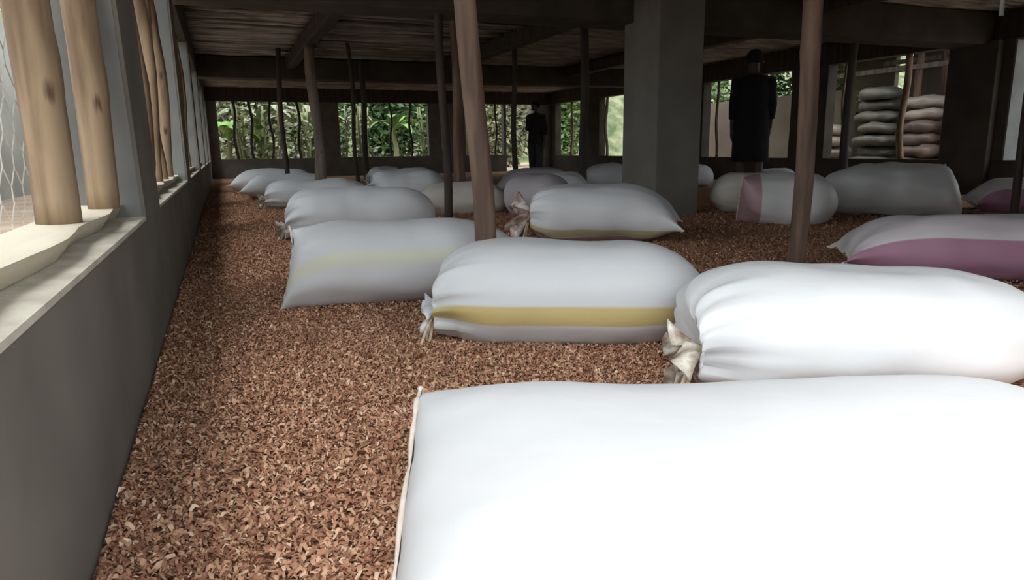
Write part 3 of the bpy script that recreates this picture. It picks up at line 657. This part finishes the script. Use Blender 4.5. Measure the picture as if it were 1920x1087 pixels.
def leaf_mat(name, c1, c2):
    m = simple(name, c1, c2, 3.0, 0.5, 0.0); b = m.node_tree.nodes['Principled BSDF']
    b.inputs['Transmission Weight'].default_value = 0.0; b.inputs['Subsurface Weight'].default_value = 0.0
    return m
M['leaf_bright'] = leaf_mat('bright_banana_leaf', (0.10, 0.23, 0.02), (0.17, 0.34, 0.04))
M['leaf_mid'] = leaf_mat('mid_green_leaf', (0.055, 0.11, 0.03), (0.11, 0.18, 0.055))
M['leaf_dry'] = leaf_mat('dry_pale_leaf', (0.13, 0.14, 0.075), (0.24, 0.25, 0.15))
M['leaf_dark'] = leaf_mat('dark_green_leaf', (0.02, 0.05, 0.015), (0.05, 0.10, 0.03))
M['stem_green'] = simple('pale_green_stem', (0.12, 0.13, 0.05), (0.22, 0.22, 0.10), 6, 0.7, 0.2, 0.01, (1, 1, .2))
M['stem_brown'] = simple('brown_stem', (0.10, 0.07, 0.045), (0.18, 0.13, 0.09), 8, 0.9, 0.3, 0.01, (1, 1, .2))
def banana_leaf(rnd, h, az, L, W, rise):
    n = 12; V = []; F = []
    d = Vector((math.cos(az), math.sin(az), 0)); sd_ = Vector((-d.y, d.x, 0))
    p = Vector((0, 0, h)); ang = rise
    for k in range(n+1):
        t = k/n; w = W*math.sin(math.pi*min(1, t*0.93+0.07))**0.6*(1 if t > .12 else t/.12)
        up = Vector((0, 0, 1)); fold = 0.35
        e = 1+0.15*rnd.uniform(-1, 1)
        V += [p-sd_*w*e*.5+up*w*fold*.5*.5, p.copy(), p+sd_*w*e*.5+up*w*fold*.5*.5]
        p = p+(d*math.cos(ang)+up*math.sin(ang))*(L/n); ang -= 0.12+0.09*t+0.02*rnd.random()
    for k in range(n):
        a = 3*k; F += [(a, a+1, a+4, a+3), (a+1, a+2, a+5, a+4)]
    return V, F
def banana(label, loc, h, seed, mats, nl=8, Lf=1.7):
    rnd = random.Random(seed); root = empty('banana_plant', loc); tag(root, label, 'plant', 'banana plants beyond the far wall')
    n = 8; v, f = tube_geo([(0.04*math.sin(k+seed), 0.03*math.cos(k), h*k/n) for k in range(n+1)], [0.11*(1-0.5*k/n) for k in range(n+1)], 10); mesh_obj('stem', v, f, 'stem_green', root)
    for k in range(nl):
        v, f = banana_leaf(rnd, h*rnd.uniform(.75, 1.0), k*2.4+rnd.uniform(-.4, .4), Lf*rnd.uniform(.7, 1.1), rnd.uniform(.3, .48), rnd.uniform(.6, 1.3))
        o = mesh_obj('leaf', v, f, rnd.choice(mats), root); m = o.modifiers.new('blade', 'SOLIDIFY'); m.thickness = 0.006
def bush(name, label, loc, size, n, leaf, mat, seed, stems=5, group=None, cat='shrub', zmin=0.0, stem_mat='stem_brown', stem_r=.02):
    rnd = random.Random(seed); root = empty(name, loc); tag(root, label, cat, group)
    V, F = [], []
    for i in range(n):
        while True:
            q = Vector((rnd.uniform(-1, 1), rnd.uniform(-1, 1), rnd.uniform(-1, 1)))
            if q.length < 1: break
        c = Vector((q.x*size[0], q.y*size[1], size[2]*(0.5+0.5*q.z)*(1-zmin)+size[2]*zmin))
        a = Vector((rnd.gauss(0, 1), rnd.gauss(0, 1), rnd.gauss(-.2, .6))).normalized(); b_ = a.cross(Vector((rnd.gauss(0, 1), rnd.gauss(0, 1), rnd.gauss(0, 1)))).normalized()
        s = leaf*rnd.uniform(.6, 1.4); k = len(V)
        V += [c, c+a*s*.5+b_*s*.22, c+a*s, c+a*s*.5-b_*s*.22]; F.append((k, k+1, k+2, k+3))
    fo = mesh_obj('foliage', V, F, mat, root, smooth=False); fo['kind'] = 'stuff'
    for i in range(stems):
        x, y = rnd.uniform(-.7, .7)*size[0], rnd.uniform(-.7, .7)*size[1]
        pts = [(x*(0.5+.5*t)+.05*math.sin(4*t+i), y*(0.5+.5*t), size[2]*t*.97) for t in [j/6 for j in range(7)]]
        v, f = tube_geo(pts, [stem_r*(1-.5*j/6) for j in range(7)], 7); mesh_obj('stem', v, f, stem_mat, root)
    return root
banana('banana plant with bright green leaves at the far left corner', (0.25, 22.3, -.06), 1.35, 1, ['leaf_bright'], 9, 1.3)
banana('banana plant seen through the left far opening', (1.15, 22.8, -.06), 1.5, 2, ['leaf_mid', 'leaf_dry', 'leaf_dry'], 9, 1.6)
banana('drooping banana plant beside the broad far pier', (2.6, 23.6, -.06), 1.8, 3, ['leaf_dry', 'leaf_mid', 'leaf_dry'], 9, 1.7)
banana('green banana plant seen through the middle far opening', (5.4, 23.4, -.06), 1.5, 4, ['leaf_mid', 'leaf_bright', 'leaf_mid'], 9, 1.5)
banana('banana plant beyond the right far opening', (8.1, 23.6, -.06), 1.5, 5, ['leaf_mid', 'leaf_mid', 'leaf_dry'], 8, 1.5)
hx = [(-1.5, 27, 'leaf_mid'), (1.0, 26.5, 'leaf_dry'), (3.4, 27.2, 'leaf_mid'), (5.8, 26.2, 'leaf_dark'), (8.2, 27, 'leaf_mid'), (10.6, 26.5, 'leaf_dry'), (13.2, 27, 'leaf_mid')]
hl = ['tall green bush outside the far left corner', 'tall pale dry bush behind the left far opening', 'tall green bush behind the broad far pier', 'dense dark green bush behind the middle far opening', 'tall green bush behind the right far opening', 'pale dry bush beyond the far doorway', 'green bush beyond the far right corner']
for i, (x, y, m) in enumerate(hx): bush('tall_bush', hl[i], (x, y, -.06), (1.25, .9, 4.2), 4600, .26, m, 40+i, 6, 'tall bushes beyond the far wall', 'bush', stem_r=.035, stem_mat='stem_green')
sx = [(0.6, 21.4), (1.05, 21.9), (1.7, 21.5), (2.3, 22.0), (3.3, 21.7), (3.75, 21.4), (4.1, 22.1), (6.0, 21.8), (7.2, 21.6), (7.7, 22.0)]
sl = ['leafy sapling at the left end of the left far opening', 'leafy sapling left of centre in the left far opening', 'leafy sapling right of centre in the left far opening', 'leafy sapling at the right end of the left far opening',
      'slim pale sapling at the left end of the middle far opening', 'second slim pale sapling in the middle far opening', 'third slim pale sapling in the middle far opening', 'sapling hidden mostly by the red-brown post', 'slim sapling left in the right far opening', 'slim sapling right in the right far opening']
for i, (x, y) in enumerate(sx): bush('sapling', sl[i], (x, y, -.06), (.34, .3, 2.1), 100, .20, ['leaf_dry', 'leaf_mid', 'leaf_dry'][i % 3], 70+i, 3, 'saplings beyond the far wall', 'sapling', stem_mat='stem_green', stem_r=.045)
for i, (x, y) in enumerate(((15.0, 14.6), (15.2, 17.0), (15.2, 19.5))): bush('wall_bush', ['green bush above the tan wall, nearest the black-clad person', 'green bush above the middle of the tan wall', 'green bush above the distant end of the tan wall'][i], (x, y, -.06), (.6, 1.1, 3.3), 1900, .22, 'leaf_mid', 90+i, 4, 'bushes behind the tan wall', 'bush')

V = []; F = []; nx, ny = 40, 24
for j in range(ny):
    for i in range(nx):
        x = -40+100*i/(nx-1); y = 33+30*j/(ny-1); V.append((x, y, -.1+7.5*min(1, (y-33)/9)**.8+0.8*noise.noise((x*.2, y*.2, 0))))
F = [(j*nx+i, j*nx+i+1, (j+1)*nx+i+1, (j+1)*nx+i) for j in range(ny-1) for i in range(nx-1)]
M['slope'] = simple('scrubby_slope', (0.05, 0.08, 0.03), (0.20, 0.21, 0.12), 1.6, 1.0, 0.8, 0.2)
tag(mesh_obj('hillside', V, F, 'slope'), 'scrubby green hillside behind the far bushes', kind='structure')
# open shed with stacked sacks on the right
shed = empty('storage_shed', (15.2, 10.2, 0)); tag(shed, 'open shed with timber posts sheltering stacked sacks outside the right windows', 'shed')
def shed_part(name, bx, mat): o = boxes_obj(name, [bx], mat, shed); return o
shed_part('roof', (-3.6, 2.4, -4.6, 6.4, 3.05, 3.15), 'timber')
for k, (x, y) in enumerate(((-3.3, -3.4), (-3.3, -2.3), (-1.6, -1.0), (-3.3, 2.1), (-1.4, -2.9), (-1.4, .6), (.6, -1.9), (.6, 1.6))):
    v, f = pole_geo(3.08, .08, .07, 300+k, .05); o = mesh_obj('post', v, f, ['post_grey', 'post_brown'][k % 2], shed, loc=(x, y, -.03))
for k, (x, z) in enumerate(((-3.4, 2.45), (-3.4, 2.9), (-1.5, 2.2), (.6, 2.6))):
    shed_part('rail', (x-.05, x+.05, -4.4, 3.2, z, z+.10), 'post_grey')
for k, (y0, y1, z0, z1) in enumerate(((-4.6, 3.4, -.06, 2.1), (-4.6, -3.7, 2.1, 3.05), (-3.3, -2.0, 2.1, 3.05), (-1.5, -.2, 2.1, 3.05), (.2, 1.3, 2.1, 3.05), (1.7, 3.4, 2.1, 3.05), (-4.6, 6.4, 2.55, 2.7), (3.4, 6.4, -.06, 2.0), (3.9, 6.4, 2.0, 3.05))):
    shed_part('back_panel', (1.8+.002*k, 1.95+.002*k, y0, y1, z0, z1), 'tanwall')
stack = []
k = 0
rw = ['lowest', 'second', 'third', 'fourth', 'fifth', 'sixth', 'seventh', 'eighth']
for col_, (x, y, n, m, nm) in enumerate(((12.4, 10.55, 8, 'sack_olive', 'olive grey stack'), (12.5, 9.62, 7, 'sack_brown', 'brown stack beside the olive grey one'), (12.45, 8.7, 6, 'sack_brown', 'brown stack nearest the dark buttress'), (12.5, 7.4, 7, 'sack_brown', 'brown stack at the right edge'), (12.6, 11.9, 5, 'sack_pale', 'pale stack behind the right-hand pier'))):
    for j in range(n):
        rr = random.Random(k); mm = m
        if m == 'sack_brown' and rr.random() < .3: mm = 'sack_pale'
        sack('%s sack from the ground in the outdoor %s' % (rw[j].capitalize() if j else 'Lowest', nm) if j else 'lowest sack in the outdoor %s' % nm, (x+rr.uniform(-.14, .14), y+rr.uniform(-.07, .07)), 90+rr.uniform(-22, 22), rr.uniform(.78, .94), .58, .255, mm, 'round', 'round', 400+k,
             'stacked sacks outside the right windows', z0=-.05+j*.228, name='stored_sack', detail=False, lump=0.035)
        k += 1
